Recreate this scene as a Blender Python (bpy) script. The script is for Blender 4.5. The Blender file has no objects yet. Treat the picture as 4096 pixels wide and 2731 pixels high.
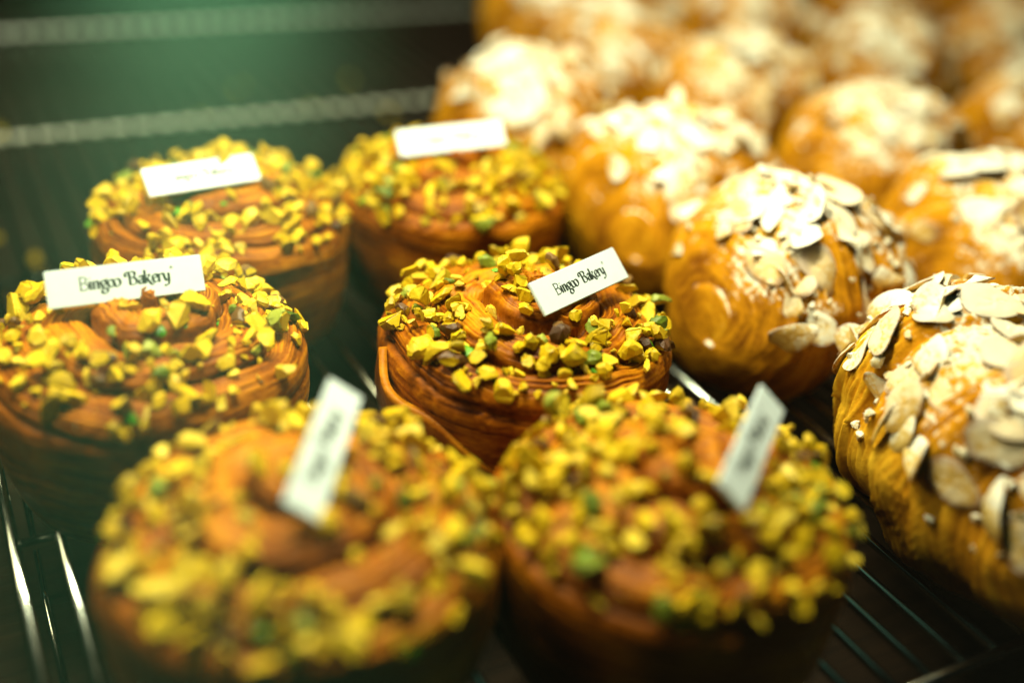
import bpy, bmesh, math, random
import numpy as np
from mathutils import Vector, Matrix

sc = bpy.context.scene
C = sc.collection
R_ = math.radians

# ------------------------------------------------------------------ camera
# world: z up, y along the rack wires, x along its crossbars; rack top at z = 0
cam_d = bpy.data.cameras.new('camera')
cam = bpy.data.objects.new('camera', cam_d)
C.objects.link(cam)
right = Vector((0.88470544, -0.46077119, 0.07061301))
up = Vector((0.17682423, 0.47188115, 0.86374844))
back = Vector((-0.43131134, -0.75167685, 0.49895133))
cam.matrix_world = Matrix(((right.x, up.x, back.x, 0.0),
                           (right.y, up.y, back.y, 0.0),
                           (right.z, up.z, back.z, 0.225),
                           (0, 0, 0, 1)))
cam_d.sensor_width = 36
cam_d.lens = 39.35
cam_d.clip_start = 0.005
cam_d.clip_end = 20
cam_d.dof.use_dof = True
cam_d.dof.focus_distance = 0.356
cam_d.dof.aperture_fstop = 2.35
cam_d.dof.aperture_blades = 0
sc.camera = cam

# ------------------------------------------------------------------ world, lamps, exposure
w = bpy.data.worlds.new('World')
sc.world = w
w.use_nodes = True
bg = w.node_tree.nodes['Background']
bg.inputs[0].default_value = (0.55, 0.75, 0.62, 1)
bg.inputs[1].default_value = 0.002

def area(name, loc, aim, sx, sy, energy, col, spread=180):
    d = bpy.data.lights.new(name, 'AREA')
    d.shape = 'RECTANGLE'
    d.size, d.size_y = sx, sy
    d.energy = energy
    d.color = col
    d.spread = R_(spread)
    o = bpy.data.objects.new(name, d)
    C.objects.link(o)
    o.location = loc
    dv = (Vector(aim) - Vector(loc)).normalized()
    # keep the long side along world x
    z = -dv
    x = Vector((1, 0, 0)); x = (x - z * x.dot(z)).normalized()
    y = z.cross(x)
    o.matrix_world = Matrix(((x.x, y.x, z.x, loc[0]), (x.y, y.y, z.y, loc[1]), (x.z, y.z, z.z, loc[2]), (0, 0, 0, 1)))
    return o

# the strip lamps under the shelf above, an added rear lamp, and the shop's greenish light in front
area('case_strip_lamp', (0.15, 0.335, 0.42), (0.16, 0.32, 0.03), 0.36, 0.025, 2.55, (1.0, 0.97, 0.61), 130)
area('case_back_lamp', (0.40, 0.62, 0.44), (0.38, 0.53, 0.03), 0.80, 0.05, 0.95, (1.0, 0.88, 0.48), 130)
area('added_rear_lamp', (0.16, 0.82, 0.48), (0.16, 0.80, 0.0), 0.70, 0.03, 1.5, (0.95, 1.0, 0.72), 80)  # added to brighten the back cross strips, no such lamp known
area('case_end_lamp', (-0.14, 0.36, 0.30), (0.16, 0.27, 0.03), 0.08, 0.08, 0.22, (1.0, 0.86, 0.48), 120)
area('shop_lamp', (0.05, -0.55, 0.95), (0.15, 0.25, 0.0), 0.9, 0.5, 0.35, (0.45, 1.0, 0.66))

# unseen green lamp added in the pane: its scattered light stands in for reflections
GLASS_Y = 0.062
area('added_veil_lamp', (0.0168, GLASS_Y, 0.2200), (0.0110, GLASS_Y, 0.19), 0.005, 0.004, 0.060, (0.36, 1.0, 0.46), 58)

vs = sc.view_settings
vs.view_transform = 'Standard'
vs.look = 'None'
vs.exposure = 0
vs.gamma = 1
vs.use_curve_mapping = False
sc.cycles.use_denoising = True
sc.cycles.max_bounces = 6
sc.cycles.diffuse_bounces = 1
sc.cycles.volume_bounces = 0
sc.cycles.caustics_reflective = False
sc.cycles.caustics_refractive = False
sc.cycles.sample_clamp_indirect = 4

# ------------------------------------------------------------------ materials
def mat(name):
    m = bpy.data.materials.new(name)
    m.use_nodes = True
    nt = m.node_tree
    b = nt.nodes['Principled BSDF']
    return m, nt, b

def N(nt, t, **kw):
    n = nt.nodes.new(t)
    for k, v in kw.items():
        if k.startswith('i_'):
            key = k[2:].replace('_', ' ')
            n.inputs[key].default_value = v
        else:
            setattr(n, k, v)
    return n

def ramp(nt, stops):
    r = nt.nodes.new('ShaderNodeValToRGB')
    e = r.color_ramp.elements
    while len(e) < len(stops):
        e.new(0.5)
    for el, (p, c) in zip(e, stops):
        el.position = p
        el.color = (*c, 1) if len(c) == 3 else c
    return r

def mixc(nt, fac, a, b):
    m = nt.nodes.new('ShaderNodeMix'); m.data_type = 'RGBA'
    L = nt.links.new
    if hasattr(fac, 'is_linked') or hasattr(fac, 'links'):
        L(fac, m.inputs[0])
    else:
        m.inputs[0].default_value = fac
    for s, v in ((6, a), (7, b)):
        if hasattr(v, 'links'):
            L(v, m.inputs[s])
        else:
            m.inputs[s].default_value = (*v, 1)
    return m.outputs[2]

def math_(nt, op, a, b=None, clamp=False):
    m = nt.nodes.new('ShaderNodeMath'); m.operation = op; m.use_clamp = clamp
    for i, v in enumerate((a, b)):
        if v is None: continue
        if hasattr(v, 'links'):
            nt.links.new(v, m.inputs[i])
        else:
            m.inputs[i].default_value = v
    return m.outputs[0]

def noise(nt, scale, detail=4, rough=0.55, vec=None, dist=0.0):
    n = nt.nodes.new('ShaderNodeTexNoise')
    n.inputs['Scale'].default_value = scale
    n.inputs['Detail'].default_value = detail
    n.inputs['Roughness'].default_value = rough
    n.inputs['Distortion'].default_value = dist
    if vec is not None:
        nt.links.new(vec, n.inputs['Vector'])
    return n.outputs['Fac']

def objvec(nt):
    return nt.nodes.new('ShaderNodeTexCoord').outputs['Object']

def bump(nt, b, h, strength, dist):
    n = nt.nodes.new('ShaderNodeBump')
    n.inputs['Strength'].default_value = strength
    n.inputs['Distance'].default_value = dist
    nt.links.new(h, n.inputs['Height'])
    nt.links.new(n.outputs[0], b.inputs['Normal'])

def sugar_mask(nt, vec, coarse, lo, hi, amount):
    """powdered sugar: lies on faces that look up, broken up by noise"""
    geo = nt.nodes.new('ShaderNodeNewGeometry')
    sep = nt.nodes.new('ShaderNodeSeparateXYZ')
    nt.links.new(geo.outputs['Normal'], sep.inputs[0])
    n1 = noise(nt, coarse, 5, 0.65, vec)
    n2 = noise(nt, coarse * 9, 3, 0.7, vec)
    s = math_(nt, 'ADD', math_(nt, 'MULTIPLY', sep.outputs[2], 0.45), math_(nt, 'ADD', math_(nt, 'MULTIPLY', n1, 1.15), math_(nt, 'MULTIPLY', n2, 0.95)))
    mr = nt.nodes.new('ShaderNodeMapRange')
    mr.interpolation_type = 'SMOOTHSTEP'
    nt.links.new(s, mr.inputs[0])
    mr.inputs[1].default_value = lo
    mr.inputs[2].default_value = hi
    mr.inputs[4].default_value = amount
    return mr.outputs[0]

def dough_material(name, dark, mid, light, sugar=None, rough=0.34):
    m, nt, b = mat(name)
    L = nt.links.new
    v = objvec(nt)
    at = nt.nodes.new('ShaderNodeAttribute'); at.attribute_name = 'lam'
    n1 = noise(nt, 60, 4, 0.6, v)
    n2 = noise(nt, 420, 4, 0.65, v)
    n3 = noise(nt, 15, 3, 0.5, v)
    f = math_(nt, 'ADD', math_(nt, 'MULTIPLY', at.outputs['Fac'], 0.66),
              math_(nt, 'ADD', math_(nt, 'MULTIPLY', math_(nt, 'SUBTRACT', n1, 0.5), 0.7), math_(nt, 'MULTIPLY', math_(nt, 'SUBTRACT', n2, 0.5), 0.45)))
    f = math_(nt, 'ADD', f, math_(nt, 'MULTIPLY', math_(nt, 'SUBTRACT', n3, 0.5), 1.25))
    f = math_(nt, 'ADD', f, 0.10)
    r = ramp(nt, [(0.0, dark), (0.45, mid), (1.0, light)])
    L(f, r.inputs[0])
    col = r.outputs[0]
    if sugar:
        s = sugar_mask(nt, v, *sugar)
        col = mixc(nt, s, col, (0.76, 0.74, 0.63))
        rr = math_(nt, 'ADD', math_(nt, 'MULTIPLY', s, 0.5), rough)
        L(rr, b.inputs['Roughness'])
        b.inputs['Specular IOR Level'].default_value = 0.35
    else:
        L(math_(nt, 'ADD', math_(nt, 'MULTIPLY', n1, 0.3), rough - 0.1), b.inputs['Roughness'])
    L(col, b.inputs['Base Color'])
    b.inputs['Specular IOR Level'].default_value = 0.05 if sugar else 0.10
    h = math_(nt, 'ADD', math_(nt, 'MULTIPLY', n2, 0.7), math_(nt, 'MULTIPLY', n1, 0.5))
    bump(nt, b, h, 0.6, 0.0009)
    return m

M = {}
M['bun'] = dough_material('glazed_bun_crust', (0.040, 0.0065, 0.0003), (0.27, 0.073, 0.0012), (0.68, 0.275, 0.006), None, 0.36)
M['croissant'] = dough_material('sugared_croissant_crust', (0.15, 0.042, 0.002), (0.56, 0.235, 0.005), (0.88, 0.52, 0.03), (46, 1.36, 1.56, 0.95), 0.75)

def nut_material(name, stops, rough=0.42):
    m, nt, b = mat(name)
    L = nt.links.new
    oi = nt.nodes.new('ShaderNodeObjectInfo')
    v = objvec(nt)
    n1 = noise(nt, 380, 4, 0.6, v)
    n2 = noise(nt, 1500, 3, 0.6, v)
    f = math_(nt, 'ADD', math_(nt, 'MULTIPLY', oi.outputs['Random'], 0.62), math_(nt, 'MULTIPLY', n1, 0.5))
    f = math_(nt, 'ADD', f, math_(nt, 'MULTIPLY', math_(nt, 'SUBTRACT', n2, 0.5), 0.2))
    r = ramp(nt, stops)
    L(f, r.inputs[0])
    L(r.outputs[0], b.inputs['Base Color'])
    b.inputs['Roughness'].default_value = rough
    b.inputs['Specular IOR Level'].default_value = 0.28
    bump(nt, b, math_(nt, 'ADD', n1, math_(nt, 'MULTIPLY', n2, 0.4)), 0.45, 0.0005)
    return m
M['nut_in'] = nut_material('pistachio_flesh', [(0.12, (0.46, 0.29, 0.002)), (0.45, (0.64, 0.42, 0.004)), (0.78, (0.74, 0.53, 0.018)), (1.0, (0.82, 0.68, 0.14))])
M['nut_out'] = nut_material('pistachio_outside', [(0.1, (0.20, 0.16, 0.003)), (0.35, (0.42, 0.28, 0.003)), (0.7, (0.62, 0.41, 0.005)), (1.0, (0.72, 0.55, 0.05))])
M['nut_green'] = nut_material('green_pistachio', [(0.1, (0.05, 0.10, 0.008)), (0.5, (0.17, 0.22, 0.015)), (1.0, (0.34, 0.36, 0.05))])
M['nut_skin'] = nut_material('brown_pistachio_skin', [(0.1, (0.025, 0.010, 0.004)), (0.5, (0.09, 0.035, 0.008)), (1.0, (0.22, 0.12, 0.03))])
M['cream'] = nut_material('green_pistachio_cream', [(0.1, (0.03, 0.14, 0.006)), (0.6, (0.09, 0.28, 0.012)), (1.0, (0.20, 0.38, 0.05))], 0.22)

def flake_material(name, base, edge, sugar):
    m, nt, b = mat(name)
    L = nt.links.new
    oi = nt.nodes.new('ShaderNodeObjectInfo')
    v = objvec(nt)
    n1 = noise(nt, 220, 4, 0.6, v)
    f = math_(nt, 'ADD', math_(nt, 'MULTIPLY', oi.outputs['Random'], 0.6), math_(nt, 'MULTIPLY', n1, 0.5))
    # toasted towards the rim
    sx = nt.nodes.new('ShaderNodeVectorMath'); sx.operation = 'MULTIPLY'; sx.inputs[1].default_value = (140, 225, 0)
    L(v, sx.inputs[0])
    ln = nt.nodes.new('ShaderNodeVectorMath'); ln.operation = 'LENGTH'; L(sx.outputs[0], ln.inputs[0])
    f = math_(nt, 'SUBTRACT', f, math_(nt, 'MULTIPLY', math_(nt, 'POWER', ln.outputs['Value'], 6), 0.45))
    r = ramp(nt, [(0.0, (0.36, 0.15, 0.015)), (0.25, edge), (0.9, base)])
    L(f, r.inputs[0])
    s = sugar_mask(nt, v, *sugar)
    # each flake caught its own share of the sugar
    own = nt.nodes.new('ShaderNodeMapRange'); own.inputs[1].default_value = -0.25; own.inputs[2].default_value = 0.6
    L(oi.outputs['Random'], own.inputs[0])
    s = math_(nt, 'MULTIPLY', s, own.outputs[0])
    L(mixc(nt, s, r.outputs[0], (0.82, 0.81, 0.72)), b.inputs['Base Color'])
    b.inputs['Roughness'].default_value = 0.5
    n2 = noise(nt, 1600, 2, 0.6, v)
    bump(nt, b, math_(nt, 'ADD', n1, math_(nt, 'MULTIPLY', n2, 0.5)), 0.4, 0.0004)
    return m
M['flake'] = flake_material('almond_flake', (0.80, 0.58, 0.17), (0.64, 0.38, 0.06), (90, 1.02, 1.34, 0.95))
M['crumb'] = flake_material('sugared_crumb', (0.78, 0.66, 0.36), (0.66, 0.44, 0.14), (160, 1.0, 1.28, 0.95))

def card_material():
    m, nt, b = mat('white_card')
    n1 = noise(nt, 240, 3, 0.5, objvec(nt))
    r = ramp(nt, [(0.3, (0.60, 0.70, 0.76)), (0.7, (0.65, 0.75, 0.81))])
    nt.links.new(n1, r.inputs[0]); nt.links.new(r.outputs[0], b.inputs['Base Color'])
    b.inputs['Roughness'].default_value = 0.38
    return m
M['card'] = card_material()
m, nt, b = mat('dark_green_ink')
r = ramp(nt, [(0.3, (0.004, 0.012, 0.012)), (0.7, (0.010, 0.020, 0.018))])
nt.links.new(noise(nt, 300, 2, 0.5, objvec(nt)), r.inputs[0]); nt.links.new(r.outputs[0], b.inputs['Base Color'])
b.inputs['Roughness'].default_value = 0.6
M['ink'] = m

def metal(name, lo, hi, r0, r1, mtl=1.0):
    m, nt, b = mat(name)
    b.inputs['Metallic'].default_value = mtl
    v = objvec(nt)
    r = ramp(nt, [(0.3, lo), (0.7, hi)])
    nt.links.new(noise(nt, 90, 4, 0.6, v), r.inputs[0]); nt.links.new(r.outputs[0], b.inputs['Base Color'])
    rr = nt.nodes.new('ShaderNodeMapRange'); rr.inputs[3].default_value = r0; rr.inputs[4].default_value = r1
    nt.links.new(noise(nt, 140, 3, 0.6, v), rr.inputs[0]); nt.links.new(rr.outputs[0], b.inputs['Roughness'])
    return m
M['wire'] = metal('chromed_wire', (0.26, 0.29, 0.27), (0.42, 0.45, 0.42), 0.10, 0.20)
M['strip'] = metal('satin_steel_strip', (0.66, 0.70, 0.60), (0.86, 0.90, 0.78), 0.30, 0.44, 0.25)

m, nt, b = mat('dark_stained_shelf_wood')
v = objvec(nt)
mp = nt.nodes.new('ShaderNodeMapping'); mp.inputs['Scale'].default_value = (1.0, 14.0, 6.0)
nt.links.new(v, mp.inputs[0])
g = noise(nt, 9, 7, 0.65, mp.outputs[0], 0.6)
r = ramp(nt, [(0.3, (0.006, 0.003, 0.001)), (0.6, (0.016, 0.008, 0.003)), (0.8, (0.04, 0.022, 0.008))])
nt.links.new(g, r.inputs[0]); nt.links.new(r.outputs[0], b.inputs['Base Color'])
b.inputs['Roughness'].default_value = 0.7
b.inputs['Specular IOR Level'].default_value = 0.12
bump(nt, b, g, 0.4, 0.002)
M['shelf'] = m

m = bpy.data.materials.new('veil_glass'); m.use_nodes = True
nt = m.node_tree
for n in list(nt.nodes):
    if n.type != 'OUTPUT_MATERIAL': nt.nodes.remove(n)
pv = nt.nodes.new('ShaderNodeVolumePrincipled')  # thin scatter added so the glass shows a green veil in place of reflections
pv.inputs['Color'].default_value = (0.9, 0.97, 0.93, 1)
pv.inputs['Density'].default_value = 0.6
nt.links.new(pv.outputs[0], nt.nodes['Material Output'].inputs['Volume'])
M['glass'] = m

# ------------------------------------------------------------------ helpers
def mesh_np(name, verts, faces, material, smooth=True, attrs=None):
    me = bpy.data.meshes.new(name)
    verts = np.asarray(verts, np.float32)
    if isinstance(faces, np.ndarray):
        nf, k = faces.shape
        me.vertices.add(len(verts)); me.vertices.foreach_set('co', verts.ravel())
        me.loops.add(nf * k); me.loops.foreach_set('vertex_index', faces.ravel().astype(np.int32))
        me.polygons.add(nf)
        me.polygons.foreach_set('loop_start', np.arange(0, nf * k, k, dtype=np.int32))
        me.polygons.foreach_set('loop_total', np.full(nf, k, np.int32))
    else:
        me.from_pydata(verts.tolist(), [], faces)
    if smooth:
        me.polygons.foreach_set('use_smooth', np.ones(len(me.polygons), bool))
    me.update(calc_edges=True)
    me.validate()
    if attrs:
        for k, a in attrs.items():
            at = me.attributes.new(k, 'FLOAT', 'POINT')
            at.data.foreach_set('value', np.asarray(a, np.float32))
    me.materials.append(material)
    return me

def obj(name, me, parent=None, mw=None):
    o = bpy.data.objects.new(name, me)
    C.objects.link(o)
    if parent is not None:
        o.parent = parent
    if mw is not None:
        o.matrix_local = mw
    return o

def thing(name, label, cat, loc, rz=0, group=None):
    o = bpy.data.objects.new(name, None)
    C.objects.link(o)
    o.location = loc
    o.rotation_euler = (0, 0, rz)
    o.empty_display_size = 0.02
    o['label'] = label; o['category'] = cat
    if group: o['group'] = group
    return o

def vnoise(x, y, seed):
    """smooth 2-D value noise (numpy)"""
    xi = np.floor(x).astype(np.int64); yi = np.floor(y).astype(np.int64)
    xf = x - xi; yf = y - yi
    def h(a, b):
        n = (a * 374761393 + b * 668265263 + seed * 1442695041) & 0x7fffffff
        n = ((n ^ (n >> 13)) * 1274126177) & 0x7fffffff
        return ((n ^ (n >> 16)) & 0xffff) / 65535.0
    u = xf * xf * (3 - 2 * xf); v = yf * yf * (3 - 2 * yf)
    return (h(xi, yi) * (1 - u) + h(xi + 1, yi) * u) * (1 - v) + (h(xi, yi + 1) * (1 - u) + h(xi + 1, yi + 1) * u) * v

def frame(p, n, rng, spin=None, tilt=0.0):
    n = Vector(n).normalized()
    a = Vector((rng.uniform(-1, 1), rng.uniform(-1, 1), rng.uniform(-1, 1))).normalized()
    if tilt:
        n = (n + a * tilt).normalized()
    t = n.orthogonal().normalized()
    q = Matrix.Rotation(rng.uniform(0, 2 * math.pi) if spin is None else spin, 3, n)
    t = q @ t
    b_ = n.cross(t)
    return Matrix(((t.x, b_.x, n.x, p[0]), (t.y, b_.y, n.y, p[1]), (t.z, b_.z, n.z, p[2]), (0, 0, 0, 1)))

# ------------------------------------------------------------------ setting: shelf, rack, glass
bm = bmesh.new()
bmesh.ops.create_cube(bm, size=1, matrix=Matrix.Translation((0.55, 0.75, -0.048)) @ Matrix.Diagonal((2.6, 1.75, 0.02, 1)))
me = bpy.data.meshes.new('shelf'); bm.to_mesh(me); bm.free(); me.materials.append(M['shelf'])
o = obj('shelf', me); o['kind'] = 'structure'

def tube(pts, rad, seg=10, closed_ends=True):
    pts = [Vector(p) for p in pts]
    V, F = [], []
    n = len(pts)
    prev = None
    for i, p in enumerate(pts):
        d = (pts[min(i + 1, n - 1)] - pts[max(i - 1, 0)]).normalized()
        if prev is None:
            t = d.orthogonal().normalized()
        else:
            t = (prev - d * prev.dot(d)).normalized()
        prev = t
        b_ = d.cross(t)
        rr = rad[i] if isinstance(rad, (list, tuple)) else rad
        for k in range(seg):
            a = 2 * math.pi * k / seg
            V.append(p + (t * math.cos(a) + b_ * math.sin(a)) * rr)
    for i in range(n - 1):
        for k in range(seg):
            F.append((i * seg + k, i * seg + (k + 1) % seg, (i + 1) * seg + (k + 1) % seg, (i + 1) * seg + k))
    F.append(tuple(range(seg))[::-1]); F.append(tuple((n - 1) * seg + k for k in range(seg)))
    return [tuple(v) for v in V], F

WR = 0.0015
rack = thing('wire_rack', 'chromed wire rack of thin parallel wires carrying all the pastries', 'rack', (0, 0, 0))
Y0, Y1, X0, X1, PITCH = 0.1345, 0.862, 0.0016, 0.80, 0.01285
wire_me = mesh_np('wire', *tube([(0, Y0 - 0.002, 0), (0, Y0 + 0.25, 0), (0, Y0 + 0.5, 0), (0, Y1 + 0.002, 0)], WR, 10), M['wire'])
nw = int((X1 - X0) / PITCH)
rng = random.Random(5)
for i in range(1, nw):
    obj('wire', wire_me, rack, Matrix.Translation((X0 + i * PITCH + rng.uniform(-.0004, .0004), 0, -WR)))
bar_me = mesh_np('crossbar', *tube([(X0, 0, 0), (X0 + 0.3, 0, 0), (X1, 0, 0)], 0.0021, 12), M['wire'])
for y in (0.29, 0.4645):
    obj('crossbar', bar_me, rack, Matrix.Translation((0, y, -2 * WR - 0.0019)))
bm = bmesh.new()
bmesh.ops.create_cube(bm, size=1, matrix=Matrix.Translation(((X0 + X1) / 2, 0, 0)) @ Matrix.Diagonal((X1 - X0, 0.0040, 0.0026, 1)))
bmesh.ops.bevel(bm, geom=bm.edges[:], offset=0.0008, segments=3, affect='EDGES')
strip_me = bpy.data.meshes.new('cross_strip'); bm.to_mesh(strip_me); bm.free(); strip_me.materials.append(M['strip'])
for y in (0.641, 0.852):
    obj('cross_strip', strip_me, rack, Matrix.Translation((0, y, -2 * WR - 0.0015)))
rim_me = mesh_np('front_rail', *tube([(X0, Y0, -WR), (X0 + .3, Y0, -WR), (X1, Y0, -WR)], 0.0019, 12), M['wire'])
obj('front_rail', rim_me, rack)
side_me = mesh_np('side_rail', *tube([(X0, Y0, -WR), (X0, 0.4, -WR), (X0, Y1, -WR)], 0.0019, 12), M['wire'])
obj('side_rail', side_me, rack)
obj('side_rail', side_me, rack, Matrix.Translation((X1 - X0, 0, 0)))
# bent leg loops that hold the rack above the shelf
leg_pts = []
lx = X0 + 0.0062
for (yy, zz) in ((0.318, -.004), (0.316, -.002), (0.310, -.006), (0.303, -.034), (0.300, -.0372), (0.262, -.0372), (0.254, -.0365), (0.2495, -.0335)):
    leg_pts.append((lx, yy, zz))
leg_me = mesh_np('leg', *tube(leg_pts, 0.0013, 10), M['wire'])
obj('leg', leg_me, rack)
obj('leg', leg_me, rack, Matrix.Translation((X1 - X0 - 0.0124, 0, 0)))
obj('leg', leg_me, rack, Matrix.Translation((0, 0.40, 0)))
foot_me = mesh_np('foot_cap', *tube([(lx, .2535, -.036), (lx, .2505, -.0345), (lx, .2465, -.0322), (lx, .2455, -.0316)], [0.0012, 0.0023, 0.0023, 0.0012], 12), M['wire'])
obj('foot_cap', foot_me, rack)

bm = bmesh.new()
bmesh.ops.create_cube(bm, size=1, matrix=Matrix.Translation((0.25, GLASS_Y, 0.22)) @ Matrix.Diagonal((1.6, 0.006, 0.52, 1)))
me = bpy.data.meshes.new('glass_pane'); bm.to_mesh(me); bm.free(); me.materials.append(M['glass'])
o = obj('glass_pane', me); o['kind'] = 'structure'

# ------------------------------------------------------------------ chopped pistachio pieces (shared meshes)
def chunk(seed, scale, ncut, matout, matin, sub=2, flat=1.0):
    rg = random.Random(seed)
    bm = bmesh.new()
    bmesh.ops.create_icosphere(bm, subdivisions=sub, radius=1)
    ax = (1.0, rg.uniform(0.68, 0.9), rg.uniform(0.55, 0.8) * flat)
    ph = [rg.uniform(0, 6) for _ in range(6)]
    for v_ in bm.verts:
        c = v_.co
        k = 1 + 0.10 * math.sin(3 * c.x + ph[0]) * math.sin(3.3 * c.y + ph[1]) + 0.06 * math.sin(6 * c.z + ph[2] + 3 * c.x)
        v_.co = Vector((c.x * ax[0], c.y * ax[1], c.z * ax[2])) * k
    cut_faces = set()
    for _ in range(ncut):
        n = Vector((rg.gauss(0, 1), rg.gauss(0, 1), rg.gauss(0, 0.8))).normalized()
        p = n * rg.uniform(0.16, 0.5)
        res = bmesh.ops.bisect_plane(bm, geom=bm.verts[:] + bm.edges[:] + bm.faces[:], dist=1e-4, plane_co=p, plane_no=n, clear_outer=True)
        ed = [e for e in res['geom_cut'] if isinstance(e, bmesh.types.BMEdge)]
        fr = bmesh.ops.edgeloop_fill(bm, edges=ed) if ed else {'faces': []}
        for f in fr['faces']:
            f.material_index = 1
    bmesh.ops.bevel(bm, geom=[e for e in bm.edges if len(e.link_faces) == 2 and e.calc_face_angle(0) > 0.6], offset=0.035, segments=1, affect='EDGES', profile=0.6)
    bmesh.ops.triangulate(bm, faces=[f for f in bm.faces if len(f.verts) > 4])
    ctr = sum((v_.co for v_ in bm.verts), Vector()) / len(bm.verts)
    for v_ in bm.verts:
        v_.co = (v_.co - ctr) * scale
        v_.co += Vector((rg.uniform(-1, 1), rg.uniform(-1, 1), rg.uniform(-1, 1))) * scale * 0.06
    bmesh.ops.recalc_face_normals(bm, faces=bm.faces[:])
    me = bpy.data.meshes.new('pistachio_piece'); bm.to_mesh(me); bm.free()
    me.materials.append(matout); me.materials.append(matin)
    me.polygons.foreach_set('use_smooth', np.ones(len(me.polygons), bool))
    me.set_sharp_from_angle(angle=R_(20))
    return me
NUT, NUTG, NUTS, CRM = [], [], [], []
for s in range(18):
    NUT.append(chunk(s, 0.0044, 3 + s % 3, M['nut_out'], M['nut_in']))
for s in range(5):
    NUTG.append(chunk(100 + s, 0.0043, 2, M['nut_green'], M['nut_in']))
for s in range(4):
    NUTS.append(chunk(200 + s, 0.0038, 2, M['nut_skin'], M['nut_out']))
for s in range(4):
    CRM.append(chunk(300 + s, 0.0034, 1 + s % 2, M['cream'], M['cream'], 2, 0.4))

# ------------------------------------------------------------------ pistachio buns
class BunShape:
    RAD, HGT, BELT = 0.0485, 0.0520, 0.033
    def __init__(self, seed, spin=1, rot=0.0, pitch=0.0172, knob=0.010):
        self.s = seed; self.spin = spin; self.rot = rot; self.pitch = pitch; self.knob = knob
        # profile, by arc length from the top centre
        pts = []
        for i in range(200):
            a = i / 199 * math.pi / 2
            r = self.RAD * math.sin(a) ** 0.60
            z = self.BELT + (self.HGT - self.BELT) * math.cos(a) ** 0.60
            pts.append((r, z))
        for i in range(1, 60):
            q = i / 59
            pts.append((self.RAD * (1 - 0.13 * q ** 2), self.BELT * (1 - q)))
        pts = np.array(pts)
        d = np.r_[0, np.cumsum(np.hypot(*np.diff(pts, axis=0).T))]
        self.L = d[-1]
        self.prof = pts; self.d = d
        g = np.gradient(pts, axis=0); g /= np.maximum(np.hypot(g[:, 0], g[:, 1]), 1e-9)[:, None]
        self.nrm = np.c_[-g[:, 1], g[:, 0]]      # outward (r, z)
        self.topd = d[199]
    def ev(self, a, th):
        """a: arc length from the centre, th: angle -> point, lam"""
        s = self.s
        r = np.interp(a, self.d, self.prof[:, 0]); z = np.interp(a, self.d, self.prof[:, 1])
        nr = np.interp(a, self.d, self.nrm[:, 0]); nz = np.interp(a, self.d, self.nrm[:, 1])
        ct, st = np.cos(th), np.sin(th)
        X, Y = ct * 2 + 9, st * 2 + 9
        wob = (vnoise(X * 1.3, Y * 1.3, s) - .5)
        side = np.clip((a - 0.043) / 0.016, 0, 1)
        u = a / self.pitch - self.spin * (th - self.rot) / (2 * math.pi) + 0.22 * wob + 0.10 * (vnoise(a * 120 + 3, th * 0 + X * 2, s + 3) - .5)
        fr = u - np.floor(u)
        k = np.floor(u)
        # each turn of the coil: a rounded band standing proud of a groove
        band = np.sqrt(np.clip(1 - np.abs(2 * fr - 1) ** 2.6, 0, 1))
        amp = 0.0048 * (1 - side) * np.clip(a / 0.006, 0.15, 1) + 0.0003 * side
        disp = amp * (band - 0.75)
        # inner turns rise above the outer ones
        al = k + self.spin * (th - self.rot) / (2 * math.pi)       # runs on along the coiled strip
        rise = self.knob * (1 - np.clip((al + 0.55) / 2.2, 0, 1)) ** 1.3 * (1 - side)
        # lamination: fine lines along the coil
        q = fr * 20 + 1.5 * (vnoise(al * 5 + 60, fr * 2 + 3, s + 5) - .5) + side * 7 * np.sin(al * 2 * math.pi + s) + 0.5 * vnoise(X * 7, Y * 7, s + 6)
        lam = vnoise(q + 40, al * 9 + 90, s + 1)
        lam2 = vnoise(q * 2.3 + 80, al * 20 + 90, s + 2)
        l = 0.6 * (1 - np.abs(2 * lam - 1)) + 0.4 * lam2
        disp += 0.0014 * (0.25 + 1.1 * vnoise(al * 6 + 33, fr * 3 + 8, s + 15)) * (l - 0.5) * np.clip(a / 0.004, 0, 1) * (1 - 0.72 * side)
        disp += 0.0022 * (vnoise(X * 1.9, Y * 1.9 + a * 60, s + 4) - .5)
        zz = z + nz * disp + rise
        rr = np.maximum(r * (1 + 0.05 * (vnoise(X * .9, Y * .9, s + 9) - .5)) + nr * disp, 0)
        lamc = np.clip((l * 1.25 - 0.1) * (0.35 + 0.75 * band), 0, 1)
        return np.stack([rr * ct, rr * st, np.maximum(zz, 0.0)], -1), lamc
    def mesh(self, material):
        na, nt_ = 230, 420
        a = np.r_[np.linspace(0.0002, self.topd * 0.8, 165), np.linspace(self.topd * 0.8, self.L, na - 165 + 1)[1:]]
        th = np.linspace(0, 2 * math.pi, nt_, endpoint=False)
        A, T = np.meshgrid(a, th, indexing='ij')
        P, l = self.ev(A, T)
        n0 = len(a)
        V = P.reshape(-1, 3)
        idx = np.arange(n0 * nt_).reshape(n0, nt_)
        F = np.stack([idx[:-1], idx[1:], np.roll(idx, -1, 1)[1:], np.roll(idx, -1, 1)[:-1]], -1).reshape(-1, 4)
        # close centre and underside with fans kept as quads of collapsed corners
        top = V[idx[0]].mean(0); bot = np.array([0, 0, 0.0005])
        V = np.vstack([V, top, bot])
        it, ib = len(V) - 2, len(V) - 1
        F = F.tolist()
        for j in range(nt_):
            j2 = (j + 1) % nt_
            F.append((it, int(idx[0][j]), int(idx[0][j2])))
            F.append((ib, int(idx[-1][j2]), int(idx[-1][j])))
        return mesh_np('dough', V, [tuple(f) for f in F], material, True, {'lam': np.r_[l.ravel(), .5, .5]})
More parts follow.
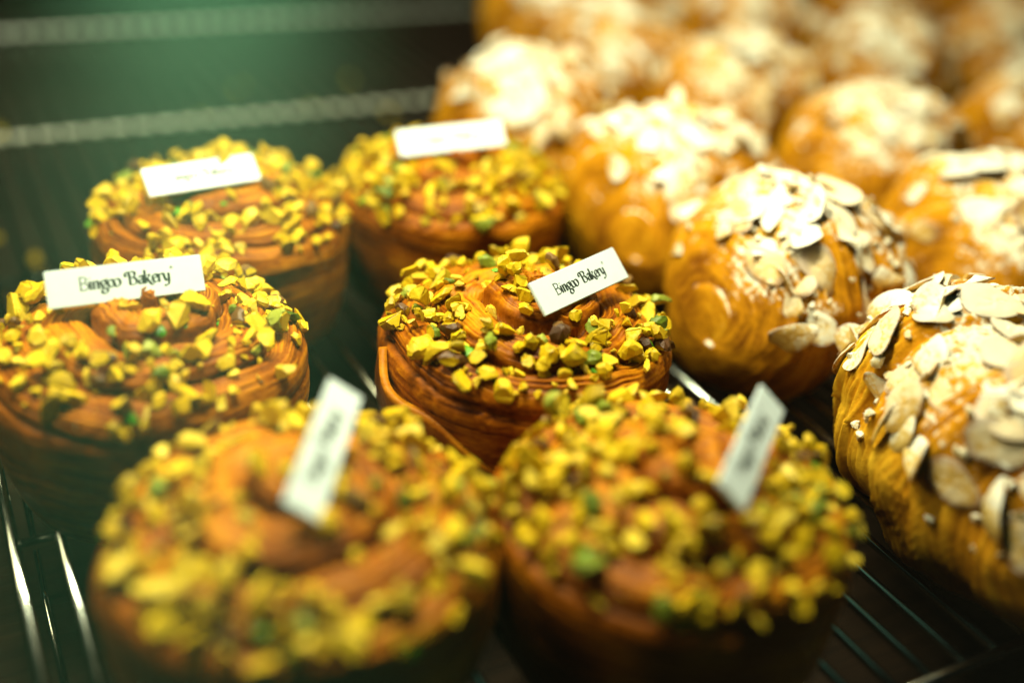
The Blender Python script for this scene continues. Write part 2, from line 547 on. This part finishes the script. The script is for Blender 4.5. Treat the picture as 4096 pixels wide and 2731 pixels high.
    def at(self, a, th):
        P, _ = self.ev(np.array([a, a + .0012, a]), np.array([th, th, th + 0.0012 / max(a, .003)]))
        n = np.cross(P[1] - P[0], P[2] - P[0])
        n /= np.linalg.norm(n) + 1e-12
        if n[2] < 0: n = -n
        base = self.at_smooth(a, th)
        return P[0], n * 0.5 + base * 0.5
    def at_smooth(self, a, th):
        nr = np.interp(a, self.d, self.nrm[:, 0]); nz = np.interp(a, self.d, self.nrm[:, 1])
        return np.array([nr * math.cos(th), nr * math.sin(th), nz])

def flap_mesh(bs, th0, th1, seed, material):
    """the loose outer end of the dough strip, peeling away from the side"""
    nu, nv = 60, 14
    V = []
    lam = []
    for side in (0, 1):
        for i in range(nu):
            u = i / (nu - 1)
            th = th0 + (th1 - th0) * u
            top = 0.010 + 0.036 * math.sin(math.pi / 2 * min(1.0, u / 0.2)) - 0.027 * u ** 1.2 + 0.0022 * math.sin(u * 9 + seed)
            peel = 0.0022 * math.sin(math.pi * min(1, u * 0.95 + .05)) ** 0.8
            for j in range(nv):
                v_ = j / (nv - 1)
                z = top * (1 - v_) + 0.001 * v_
                a = bs.topd - (z - bs.BELT) if z > bs.BELT else bs.topd + (bs.BELT - z)
                base = bs.RAD * (1 - 0.13 * max(0, (bs.BELT - z) / bs.BELT) ** 2) + 0.0012
                lip = (1 - v_) ** 3
                r = base + peel * (1 - v_) ** 1.4 + 0.0016 * lip * math.sin(u * 13 + seed * 2)
                r -= side * (0.0036 - 0.0010 * lip)
                zz = z + (0.0009 * math.sin(math.pi * u)) * lip
                V.append((r * math.cos(th), r * math.sin(th), zz))
                lam.append(0.45 + 0.5 * lip + 0.2 * (random.Random(i * 31 + j).random() - .5))
    F = []
    n = nu * nv
    def id_(s, i, j): return s * n + i * nv + j
    for i in range(nu - 1):
        for j in range(nv - 1):
            F.append((id_(0, i, j), id_(0, i + 1, j), id_(0, i + 1, j + 1), id_(0, i, j + 1)))
            F.append((id_(1, i, j), id_(1, i, j + 1), id_(1, i + 1, j + 1), id_(1, i + 1, j)))
        F.append((id_(0, i, 0), id_(1, i, 0), id_(1, i + 1, 0), id_(0, i + 1, 0)))
        F.append((id_(0, i, nv - 1), id_(0, i + 1, nv - 1), id_(1, i + 1, nv - 1), id_(1, i, nv - 1)))
    for j in range(nv - 1):
        F.append((id_(0, 0, j), id_(0, 0, j + 1), id_(1, 0, j + 1), id_(1, 0, j)))
        F.append((id_(0, nu - 1, j), id_(1, nu - 1, j), id_(1, nu - 1, j + 1), id_(0, nu - 1, j + 1)))
    if th1 < th0:
        F = [f[::-1] for f in F]
    return mesh_np('dough_flap', V, F, material, True, {'lam': lam})

def make_bun(x, y, seed, label, rot, spin, material, bare=(), nmax=240, flap=None, zc=1.0, rim=0.86, density=1.0, keep=()):
    """bare: [(local x, local y, radius)] places with no nuts; keep: cards' boxes (local point, radius) kept free"""
    t = thing('pistachio_bun', label, 'pastry', (x, y, 0), 0, 'pistachio buns on the rack')
    bs = BunShape(seed, spin, rot)
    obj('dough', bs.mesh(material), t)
    if flap:
        obj('dough_flap', flap_mesh(bs, flap[0], flap[1], seed, material), t)
    rg = random.Random(seed * 7 + 1)
    placed = []
    tries = 0
    pieces = []
    while tries < 9000 and len(placed) < nmax:
        tries += 1
        rr = math.sqrt(rg.random()) * rim
        th = rg.uniform(0, 2 * math.pi)
        # arc length with that radius
        a = float(np.interp(rr * bs.RAD, bs.prof[:200, 0], bs.d[:200]))
        px, py = rr * bs.RAD * math.cos(th), rr * bs.RAD * math.sin(th)
        if any((px - bx) ** 2 + (py - by) ** 2 < br * br for bx, by, br in bare): continue
        if any((px - bx) ** 2 + (py - by) ** 2 < br * br for bx, by, br in keep): continue
        dn = float(vnoise(np.array([px * 110 + 50]), np.array([py * 110 + 50]), seed + 40)[0])
        dens = 1.8 if rr > 0.5 else (0.75 if rr < 0.2 else 0.16)
        dens *= density * (0.6 + 1.5 * dn)
        if rg.random() > dens: continue
        sc_ = rg.choice((0.4, 0.55, 0.65, 0.75, 0.85, 0.9, 1.0, 1.05, 1.15, 1.25))
        P, n = bs.at(a, th)
        c = P + n * 0.0040 * sc_ * 0.40
        near = [q for q in placed if (q[0][0] - c[0]) ** 2 + (q[0][1] - c[1]) ** 2 + (q[0][2] - c[2]) ** 2 < ((q[1] + sc_) * 0.5 * 0.0044) ** 2]
        if near:
            if rg.random() < 0.22 and len(near) == 1:
                c = c + np.array([0, 0, 0.0034])
            else:
                continue
        placed.append((c, sc_))
        pieces.append((c, n, sc_))
    for _ in range(54):
        rr = math.sqrt(rg.random()) * rim; th = rg.uniform(0, 2 * math.pi)
        a = float(np.interp(rr * bs.RAD, bs.prof[:200, 0], bs.d[:200]))
        px, py = rr * bs.RAD * math.cos(th), rr * bs.RAD * math.sin(th)
        if any((px - bx) ** 2 + (py - by) ** 2 < br * br for bx, by, br in keep): continue
        P, n = bs.at(a, th)
        s0 = rg.uniform(0.18, 0.36)
        pieces.append((P + n * 0.0012 * s0, n, s0))
    for c, n, s_ in pieces:
        k = rg.random()
        lib = NUT if k < 0.86 else (NUTG if k < 0.94 else NUTS)
        mw = frame(c, n, rg, tilt=0.9) @ Matrix.Rotation(rg.uniform(0, 6.28), 4, 'X') @ Matrix.Diagonal((s_, s_ * rg.uniform(.55, 1.1), s_ * rg.uniform(.6, 1.1), 1))
        obj('pistachio_piece', rg.choice(lib), t, mw)
    for _ in range(24):
        c, n, s_ = rg.choice(pieces)
        d = Vector((rg.gauss(0, 1), rg.gauss(0, 1), 0)).normalized() * 0.003
        p = (c[0] + d.x, c[1] + d.y, c[2] - 0.0026)
        s2 = rg.uniform(0.5, 0.95)
        obj('cream_dab', rg.choice(CRM), t, frame(p, n, rg, tilt=0.2) @ Matrix.Diagonal((s2, s2, s2 * .8, 1)))
    return t, bs

BUNS = [
    # x, y, seed, rot, spin, material, flap, label
    (0.0960, 0.4010, 11, 2.0, 1, 'bun', None, 'pistachio topped swirl bun farthest left, behind the one at the left edge'),
    (0.1930, 0.4010, 12, 0.6, 1, 'bun', None, 'pistachio topped swirl bun at the back, touching the almond croissants behind it'),
    (0.0490, 0.3110, 13, 4.2, 1, 'bun', None, 'pistachio topped swirl bun cut off by the left edge of the picture'),
    (0.1650, 0.2790, 14, 3.6, 1, 'bun', (2.75, 4.15), 'pistachio topped swirl bun in sharp focus at the centre with a peeling outer layer'),
    (0.0650, 0.2090, 15, 1.2, -1, 'bun', None, 'large blurred pistachio bun at the front left, its card pointing away from the viewer'),
    (0.1580, 0.1830, 16, 5.0, 1, 'bun', None, 'blurred pistachio bun at the front, beside the nearest almond croissant'),
]
BARE = {0: [(-0.044, -0.019, 0.012), (0.006, -0.040, 0.006)],
        1: [(-0.0056, -0.0054, 0.006), (-0.009, -0.030, 0.005)],
        2: [(-0.0174, -0.0045, 0.008), (-0.017, -0.036, 0.006), (0.026, -0.040, 0.009), (0.036, -0.026, 0.006)],
        3: [(-0.0155, 0.0054, 0.0075), (-0.0128, 0.0244, 0.007), (-0.020, -0.008, 0.0055), (-0.047, -0.018, 0.009), (-0.038, -0.036, 0.009), (0.022, -0.0146, 0.006), (0.0134, -0.046, 0.009), (0.032, -0.038, 0.007), (0.002, 0.004, 0.005)],
        4: [(-0.007, 0.0207, 0.0085), (0.0008, 0.0278, 0.008), (-0.014, 0.012, 0.006), (-0.007, -0.024, 0.007), (0.010, -0.030, 0.007), (0.001, -0.029, 0.006)],
        5: [(0.0195, 0.0219, 0.008), (0.010, -0.0023, 0.009), (-0.031, -0.0256, 0.007), (0.002, -0.008, 0.005)]}
CARDS = [
    # centre, reading direction, up direction, length, label
    ((0.0878, 0.3923, 0.0638), (0.995, 0.104, -0.002), (-0.081, 0.785, 0.615), 0.042, 'white name card on the farthest left pistachio bun, seen through the green glare'),
    ((0.1919, 0.3985, 0.0650), (0.985, -0.158, 0.065), (0.073, 0.734, 0.676), 0.045, 'bright overexposed white name card on the pistachio bun at the back'),
    ((0.0456, 0.3145, 0.0646), (0.993, -0.11, 0.02), (0.07, 0.62, 0.78), 0.045, 'white name card on the left edge pistachio bun, nut before its lower edge'),
    ((0.1778, 0.2695, 0.0639), (0.943, 0.333, -0.001), (-0.237, 0.671, 0.702), 0.042, 'sharp white name card on the centre pistachio bun, its lettering easy to read'),
    ((0.0712, 0.2095, 0.0668), (0.547, 0.822, 0.157), (-0.742, 0.389, 0.546), 0.043, 'blurred white name card standing steeply in the large front left pistachio bun'),
    ((0.1710, 0.1722, 0.0656), (0.776, 0.624, 0.095), (-0.516, 0.54, 0.666), 0.043, 'blurred white name card tilted in the pistachio bun beside the nearest croissant'),
]
def keep_free(i, x, y):
    c, ex, ey, L_, _ = CARDS[i]
    out = []
    for k in range(-5, 6):
        for dd in (0.0, 0.0045):
            out.append((c[0] + ex[0] * L_ * .1 * k - 0.5 * dd - x, c[1] + ex[1] * L_ * .1 * k - 0.87 * dd - y, 0.0034))
    return out
buns = []
for i, (x, y, seed, rot, spin, mt, flap, label) in enumerate(BUNS):
    buns.append(make_bun(x, y, seed, label, rot, spin, M[mt], BARE.get(i, ()), flap=flap, rim=0.95 if i != 3 else 0.93, density=(1.0, 1.0, 0.95, 1.5, 0.95, 0.95)[i], keep=keep_free(i, x, y)))

# ------------------------------------------------------------------ almond croissants
def flake_mesh(seed, broken):
    rg = random.Random(seed)
    L_, W_ = rg.uniform(0.0062, 0.0082), rg.uniform(0.0040, 0.0050)
    nr, na = 5, 26
    V = []
    bend = rg.uniform(-0.14, 0.14); twist = rg.uniform(-.25, .25)
    th = 0.00055
    def pt(r, a):
        x = L_ * r * math.cos(a); y = W_ * r * math.sin(a) * (1 - 0.28 * math.cos(a))
        x *= 1 + 0.05 * math.sin(3 * a + seed); y *= 1 + 0.05 * math.sin(4 * a + seed * 2)
        z = bend * (x * x) / L_ * 2 + twist * x * y / L_ * 1.5 + 0.00012 * math.sin(5 * a + r * 7 + seed)
        return x, y, z
    bm = bmesh.new()
    rings = {}
    for s in (1, -1):
        c = bm.verts.new((0, 0, s * th))
        prev = [c]
        for ir in range(1, nr + 1):
            r = ir / nr
            ring = []
            for k in range(na):
                x, y, z = pt(r, 2 * math.pi * k / na)
                ring.append(bm.verts.new((x, y, z + s * th * math.sqrt(max(0.06, 1 - r ** 6)))))
            for k in range(na):
                k2 = (k + 1) % na
                f = (prev[0], ring[k], ring[k2]) if ir == 1 else (prev[k], ring[k], ring[k2], prev[k2])
                bm.faces.new(f if s == 1 else f[::-1])
            prev = ring
        rings[s] = prev
    for k in range(na):
        k2 = (k + 1) % na
        bm.faces.new((rings[1][k], rings[-1][k], rings[-1][k2], rings[1][k2]))
    if broken:
        for _ in range(broken):
            a = rg.uniform(0, 6.28)
            n = Vector((math.cos(a), math.sin(a), rg.uniform(-.3, .3)))
            res = bmesh.ops.bisect_plane(bm, geom=bm.verts[:] + bm.edges[:] + bm.faces[:], dist=1e-6, plane_co=n * rg.uniform(-0.001, 0.002), plane_no=n, clear_outer=True)
            ed = [e for e in res['geom_cut'] if isinstance(e, bmesh.types.BMEdge)]
            if ed: bmesh.ops.edgeloop_fill(bm, edges=ed)
    bmesh.ops.recalc_face_normals(bm, faces=bm.faces[:])
    me = bpy.data.meshes.new('almond_flake'); bm.to_mesh(me); bm.free()
    me.materials.append(M['flake'])
    me.polygons.foreach_set('use_smooth', np.ones(len(me.polygons), bool))
    me.set_sharp_from_angle(angle=R_(50))
    return me
FLAKE = [flake_mesh(s, 0) for s in range(9)] + [flake_mesh(20 + s, 1) for s in range(8)] + [flake_mesh(40 + s, 2) for s in range(3)]
CRUMB = [chunk(400 + s, 0.0021, 2 + s % 3, M['crumb'], M['crumb'], 2, 0.8) for s in range(6)]

class Croissant:
    def __init__(self, seed, length=0.106, rad=0.040, height=0.076, curve=0.35, nb=7):
        self.s = seed; self.Lh = length / 2; self.rad = rad; self.h = height; self.curve = curve; self.nb = nb
    def ev(self, t, ps):
        """t in -1..1 along the axis, ps angle round it (0 = outer side, pi/2 = up)"""
        s = self.s
        cp, sp = np.cos(ps), np.sin(ps)
        # seam lines slant round the body, mirrored about the middle
        sl = t + 0.10 * np.sin(ps + 0.6) * np.sign(t) * np.minimum(np.abs(t) * 3, 1) + 0.05 * (vnoise(t * 3 + 20, ps * 1.2 + 9, s) - .5)
        at = np.abs(sl)
        u = at * (self.nb / 2) + 0.5
        fr = u - np.floor(u)
        env = np.clip(1 - np.abs(t) ** 2.9, 0, 1) ** 0.52
        env = np.maximum(env, 0.0)
        sa = 0.25 + 1.1 * vnoise(np.floor(u) * 3.7 + np.sign(t) * 11 + 40, ps * 0.9 + 20, s + 12)
        saw = np.where(fr < 0.07, fr / 0.07, 1 - (fr - 0.07) / 0.93)
        step = (saw - 0.5) * 0.0036 * sa
        q = sl * 58 + 2.4 * (vnoise(t * 3 + 7, np.cos(ps) * 1.8 + 9, s + 2) - .5) + 2.0 * (vnoise(t * 3 + 9, np.sin(ps) * 1.8 + 9, s + 22) - .5) + 0.6 * vnoise(t * 12 + 30, ps * 5 + 30, s + 3)
        lam = 0.65 * (1 - np.abs(2 * vnoise(q + 90, np.cos(ps) * 1.5 + np.sin(ps) + 11, s + 4) - 1)) + 0.35 * vnoise(q * 2.2 + 200, np.cos(ps) * 3 + 2 * np.sin(ps) + 15, s + 5)
        pc = np.cos(ps) * 1.6 + 20; pz = np.sin(ps) * 1.6 + 20
        lump = (vnoise(t * 3.2 + 50, pc, s + 6) - .5) * 0.8 + (vnoise(t * 3.6 + 70, pz + pc, s + 7) - .5) * 0.8 + (vnoise(t * 9 + 30, pz * 2.5, s + 9) - .5) * 0.35
        rr = (self.rad + lump * 0.0085) * env + step * np.minimum(env * 1.6, 1) + 0.0023 * (lam - .5) * env * (1 - t ** 6)
        x = self.Lh * t * (1 - 0.02 * sp)
        hgt = self.h / 2 / self.rad
        yb = rr * cp
        zb = rr * sp * hgt
        # crescent: the horns bend toward -y
        yb = yb - self.curve * self.Lh * 0.8 * (t ** 2) + 0.006
        zc = self.h / 2 * (0.88 - 0.22 * t ** 2)
        zz = zc + zb
        flat = 0.0
        zz = np.where(zz < 0.004, 0.004 - 0.004 * np.tanh((0.004 - zz) / 0.008), zz)
        P = np.stack([x, yb, zz], -1)
        lamc = np.clip(lam * 0.85 + 0.2 * saw - 0.05, 0, 1)
        return P, lamc
    def mesh(self, material, nt_=200, npz=160):
        t = np.sin(np.linspace(-math.pi / 2, math.pi / 2, nt_) * 0.994)
        ps = np.linspace(0, 2 * math.pi, npz, endpoint=False)
        T, Q = np.meshgrid(t, ps, indexing='ij')
        P, l = self.ev(T, Q)
        V = P.reshape(-1, 3)
        idx = np.arange(nt_ * npz).reshape(nt_, npz)
        F = np.stack([idx[:-1], np.roll(idx, -1, 1)[:-1], np.roll(idx, -1, 1)[1:], idx[1:]], -1).reshape(-1, 4)[:, ::-1].tolist()
        V = np.vstack([V, P[0].mean(0), P[-1].mean(0)])
        a, b_ = len(V) - 2, len(V) - 1
        for j in range(npz):
            j2 = (j + 1) % npz
            F.append((a, int(idx[0][j]), int(idx[0][j2])))
            F.append((b_, int(idx[-1][j2]), int(idx[-1][j])))
        me = mesh_np('dough', V, [tuple(f) for f in F], material, True, {'lam': np.r_[l.ravel(), .4, .4]})
        bm = bmesh.new(); bm.from_mesh(me); bmesh.ops.recalc_face_normals(bm, faces=bm.faces[:]); bm.to_mesh(me); bm.free()
        return me
    def at(self, t, ps):
        e = 0.03
        P, _ = self.ev(np.array([t, t + e, t - e, t, t]), np.array([ps, ps, ps, ps + e, ps - e]))
        n = np.cross(P[1] - P[2], P[3] - P[4])
        n /= np.linalg.norm(n) + 1e-12
        c = np.array([P[0][0], 0, self.h * .4])
        if np.dot(n, P[0] - c) < 0: n = -n
        return P[0], n

def make_croissant(x, y, rz, seed, label, nflake, ncrumb, res=(200, 160), size=1.0, length=0.106, curve=0.35):
    t = thing('almond_croissant', label, 'pastry', (x, y, 0), rz, 'almond croissants on the rack')
    cr = Croissant(seed, length * size, 0.0415 * size, 0.076 * size, curve)
    obj('dough', cr.mesh(M['croissant'], *res), t)
    rg = random.Random(seed * 3 + 2)
    for i in range(nflake):
        tt = rg.uniform(-0.80, 0.80)
        ps = math.pi / 2 + (0.35 if rz < 1 else -0.35) + rg.gauss(0, 0.62)
        ps = min(max(ps, math.pi / 2 - 1.25), math.pi / 2 + 1.25)
        P, n = cr.at(tt, ps)
        if P[2] < 0.026 * size: continue
        s_ = rg.uniform(0.85, 1.35)
        c = P + n * rg.uniform(0.0004, 0.0022)
        obj('almond_flake', rg.choice(FLAKE), t, frame(c, n, rg, tilt=rg.choice((0.08, 0.15, 0.22, 0.38))) @ Matrix.Diagonal((s_, s_, s_, 1)))
    for i in range(ncrumb):
        tt = rg.uniform(-0.8, 0.8)
        ps = math.pi / 2 + (0.3 if rz < 1 else -0.3) + rg.gauss(0, 0.6)
        P, n = cr.at(tt, ps)
        s_ = rg.uniform(0.5, 1.3)
        obj('sugar_crumb', rg.choice(CRUMB), t, frame(P + n * 0.0008, n, rg, tilt=.5) @ Matrix.Diagonal((s_, s_, s_, 1)))
    return t, cr

CROIS = [
    # x, y, rz, seed, flakes, crumbs, res, size, length, curve, label
    (0.2890, 0.2880, 0.15, 31, 84, 90, (220, 180), 1.0, 0.100, 0.30, 'almond croissant beside the sharp pistachio bun, flaked almonds over its rounded front'),
    (0.2860, 0.1765, 1.22, 32, 104, 150, (280, 220), 1.06, 0.132, 0.16, 'nearest almond croissant at the right edge, thickly dusted with powdered sugar'),
    (0.3960, 0.2800, 0.30, 33, 56, 40, (160, 130), 1.0, 0.106, 0.30, 'almond croissant at the right edge, behind the nearest sugared one'),
    (0.2950, 0.3830, 0.55, 34, 56, 40, (160, 130), 1.0, 0.112, 0.40, 'almond croissant behind the bun in sharp focus, blunt end toward the viewer'),
    (0.2760, 0.4780, 0.40, 35, 50, 30, (140, 110), 1.0, 0.104, 0.30, 'leftmost almond croissant of the back rows, above the far pistachio bun'),
    (0.4180, 0.3780, 0.30, 36, 50, 30, (140, 110), 1.0, 0.108, 0.30, 'almond croissant behind and right of the one with the rounded front'),
    (0.3800, 0.5600, 0.40, 37, 46, 24, (120, 100), 1.0, 0.106, 0.30, 'almond croissant at the top edge, farthest left of the last row'),
    (0.4040, 0.4760, 0.30, 38, 46, 24, (120, 100), 1.0, 0.110, 0.30, 'almond croissant in the middle of the back rows, right of the leftmost one'),
    (0.5300, 0.4900, 0.30, 39, 46, 24, (120, 100), 1.0, 0.108, 0.30, 'blurred almond croissant near the top, second from the right edge'),
    (0.5380, 0.3780, 0.30, 40, 46, 24, (120, 100), 1.0, 0.106, 0.30, 'blurred almond croissant at the right edge, halfway up the back rows'),
    (0.6500, 0.5000, 0.30, 41, 46, 24, (120, 100), 1.0, 0.106, 0.30, 'blurred almond croissant in the upper right corner'),
    (0.3950, 0.6650, 0.50, 43, 40, 20, (120, 100), 1.0, 0.106, 0.30, 'blurred almond croissant cut off by the top edge, left of the topmost ones'),
    (0.5250, 0.7050, 0.20, 44, 40, 20, (120, 100), 1.0, 0.106, 0.30, 'blurred almond croissant cut off by the top edge, above the middle of the rows'),
    (0.6350, 0.6100, 0.40, 45, 40, 20, (120, 100), 1.0, 0.106, 0.30, 'blurred almond croissant at the top edge, left of the upper right corner'),
    (0.7480, 0.6050, 0.30, 46, 40, 20, (120, 100), 1.0, 0.106, 0.30, 'blurred almond croissant farthest back in the upper right corner'),
    (0.5080, 0.5950, 0.30, 42, 46, 24, (120, 100), 1.0, 0.106, 0.30, 'blurred almond croissant at the top edge, right of the last row'),
]
for (x, y, rz, seed, nf, nc, res, size, ln, cv, label) in CROIS:
    make_croissant(x, y, rz, seed, label, nf, nc, res, size, ln, cv)

# ------------------------------------------------------------------ name cards with lettering
def catmull(pts, n=10):
    if len(pts) == 2:
        return [(pts[0][0] + (pts[1][0] - pts[0][0]) * i / 6, pts[0][1] + (pts[1][1] - pts[0][1]) * i / 6) for i in range(7)]
    out = []
    P = [pts[0]] + list(pts) + [pts[-1]]
    if pts[0] == pts[-1]:
        P = [pts[-2]] + list(pts) + [pts[1]]
    for i in range(1, len(P) - 2):
        p0, p1, p2, p3 = P[i - 1], P[i], P[i + 1], P[i + 2]
        for k in range(n):
            t = k / n
            out.append(tuple(0.5 * ((2 * p1[d]) + (-p0[d] + p2[d]) * t + (2 * p0[d] - 5 * p1[d] + 4 * p2[d] - p3[d]) * t * t + (-p0[d] + 3 * p1[d] - 3 * p2[d] + p3[d]) * t ** 3) for d in (0, 1)))
    out.append(pts[-1])
    return out

def circ(cx_, cy_, rx, ry):
    return [(cx_ + rx * math.cos(a * math.pi / 4), cy_ + ry * math.sin(a * math.pi / 4)) for a in range(8)] + [(cx_ + rx, cy_)]

G = {
    'B': (1.10, [[(0, 0), (0, 1.6)], [(-.14, 1.6), (.3, 1.62), (.66, 1.48), (.66, 1.08), (.35, .86), (.02, .82)], [(.1, .84), (.6, .82), (.86, .42), (.6, .04), (-.14, 0)]]),
    'i': (0.42, [[(0, 0), (0, 1.0)], [(-.14, .98), (0.02, 1.0)], [(-.15, 0), (.15, 0)], [(-.02, 1.40), (.05, 1.33)]]),
    'n': (0.84, [[(0, 0), (0, 1.0)], [(-.14, .98), (.02, 1.0)], [(0, .72), (.22, .98), (.46, .9), (.5, .6), (.5, 0)], [(-.13, 0), (.13, 0)], [(.38, 0), (.64, 0)]]),
    'g': (0.80, [circ(.3, .66, .29, .33), [(.5, .92), (.66, 1.06), (.8, 1.0)], [(.2, .36), (.06, .18), (.3, .04), (.62, -.12), (.66, -.46), (.34, -.68), (.02, -.46), (.14, -.14), (.4, .02)]]),
    'O': (1.66, [circ(.36, .5, .36, .48), circ(1.06, .5, .38, .48), [(.60, .80), (.71, .5), (.82, .22)]]),
    'S': (1.16, [[(-.26, 1.06), (-.40, 1.3), (-.26, 1.60), (-.02, 1.58), (.12, 1.2), (.12, 0)], [(.0, 1.6), (.45, 1.66), (.78, 1.44), (.66, 1.04), (.3, .86), (.14, .84)], [(.2, .86), (.66, .84), (.92, .44), (.66, .04), (.06, 0)]]),
    'a': (0.78, [[(.06, .78), (.22, 1.02), (.48, .92), (.5, .5), (.52, .1), (.66, 0)], [(.5, .6), (.14, .5), (.02, .24), (.2, 0), (.5, .2)]]),
    'k': (0.86, [[(0, 0), (0, 1.66)], [(-.14, 1.62), (.02, 1.66)], [(0, .5), (.34, .7), (.52, .98), (.3, 1.04)], [(.18, .58), (.42, .2), (.72, -.22), (1.0, -.2)], [(-.13, 0), (.13, 0)]]),
    'e': (0.76, [[(.08, .5), (.56, .6), (.5, .92), (.26, 1.0), (.04, .7), (.06, .26), (.3, 0), (.62, .16)]]),
    'r': (0.62, [[(0, 0), (0, 1.0)], [(-.14, .98), (.02, 1.0)], [(0, .66), (.18, .94), (.44, .98), (.48, .84)], [(-.13, 0), (.15, 0)]]),
    'y': (0.80, [[(0, 1.0), (.06, .4), (.28, .06), (.52, .3)], [(.56, 1.0), (.56, .2), (.44, -.4), (.12, -.6), (-.02, -.44)]]),
    '@': (0.5, [circ(.2, 1.62, .2, .2), [(.13, 1.52), (.13, 1.73)], [(.13, 1.73), (.27, 1.70), (.25, 1.62), (.13, 1.62)], [(.18, 1.62), (.28, 1.52)]]),
}
NIB, NIBA, THIN = 0.36, R_(18), 0.13
def letter_mesh(ch, scale):
    V, F = [], []
    for si, st in enumerate(G[ch][1]):
        pts = catmull(st)
        nib, thin = (NIB, THIN) if ch != '@' else (0.05, 0.04)
        if ch == 'B': nib = 0.19
        base = len(V)
        for i, p in enumerate(pts):
            q0, q1 = pts[max(i - 1, 0)], pts[min(i + 1, len(pts) - 1)]
            dx, dy = q1[0] - q0[0], q1[1] - q0[1]
            l = math.hypot(dx, dy) or 1
            dx, dy = dx / l, dy / l
            ang = math.atan2(dy, dx)
            wd = max(thin, nib * abs(math.sin(ang - NIBA))) / 2
            z = si * 0.000006
            V.append(((p[0] - dy * wd) * scale, (p[1] + dx * wd) * scale, z))
            V.append(((p[0] + dy * wd) * scale, (p[1] - dx * wd) * scale, z))
        for i in range(len(pts) - 1):
            F.append((base + 2 * i, base + 2 * i + 1, base + 2 * i + 3, base + 2 * i + 2))
    return mesh_np('letter', V, F, M['ink'], False)
TEXT = 'BingO SakerY'.replace('Y', 'y') + '@'
TSC = 0.00245
LET = {c: letter_mesh(c, TSC) for c in set(TEXT) if c != ' '}

def card_mesh(L_, W_, T_=0.0012):
    bm = bmesh.new()
    bmesh.ops.create_cube(bm, size=1, matrix=Matrix.Diagonal((L_, W_, T_, 1)))
    bmesh.ops.bevel(bm, geom=bm.edges[:], offset=0.00025, segments=2, affect='EDGES')
    me = bpy.data.meshes.new('name_card'); bm.to_mesh(me); bm.free()
    me.materials.append(M['card'])
    return me

def make_card(c, ex, ey, L_, W_, label):
    ex = Vector(ex).normalized(); ey = Vector(ey); ey = (ey - ex * ey.dot(ex)).normalized(); ez = ex.cross(ey)
    o = obj('name_card', card_mesh(L_, W_))
    o.matrix_world = Matrix(((ex.x, ey.x, ez.x, c[0]), (ex.y, ey.y, ez.y, c[1]), (ex.z, ey.z, ez.z, c[2]), (0, 0, 0, 1)))
    o['label'] = label; o['category'] = 'card'; o['group'] = 'white name cards stuck in the pistachio buns'
    tw = sum(G[c_][0] if c_ != ' ' else 0.80 for c_ in TEXT) * TSC
    k = L_ * 0.60 / tw
    x = -L_ * 0.285
    for c_ in TEXT:
        if c_ == ' ':
            x += 0.80 * TSC * k; continue
        obj('letter', LET[c_], o, Matrix.Translation((x, -W_ * 0.11, 0.0006 + 0.00003)) @ Matrix.Diagonal((k, k, 1, 1)))
        x += G[c_][0] * TSC * k
    return o
for c, ex, ey, L_, label in CARDS:
    make_card(c, ex, ey, L_, 0.0115 if L_ != 0.043 else 0.0098, label)

# ------------------------------------------------------------------ nuts fallen on the shelf under the rack
rg = random.Random(77)
for i in range(16):
    x, y = rg.uniform(0.02, 0.32), rg.uniform(0.46, 0.82)
    if i < 5: x, y = rg.uniform(0.01, 0.06), rg.uniform(0.42, 0.62)
    o = obj('pistachio_crumb', rg.choice(NUT))
    s_ = rg.uniform(0.7, 1.2)
    o.matrix_world = Matrix.Translation((x, y, -0.0365)) @ Matrix.Rotation(rg.uniform(0, 6), 4, 'Z') @ Matrix.Diagonal((s_, s_, s_, 1))
    o['label'] = 'pistachio crumb fallen on the dark shelf below the wire rack'
    o['category'] = 'crumb'; o['group'] = 'pistachio crumbs fallen on the shelf'
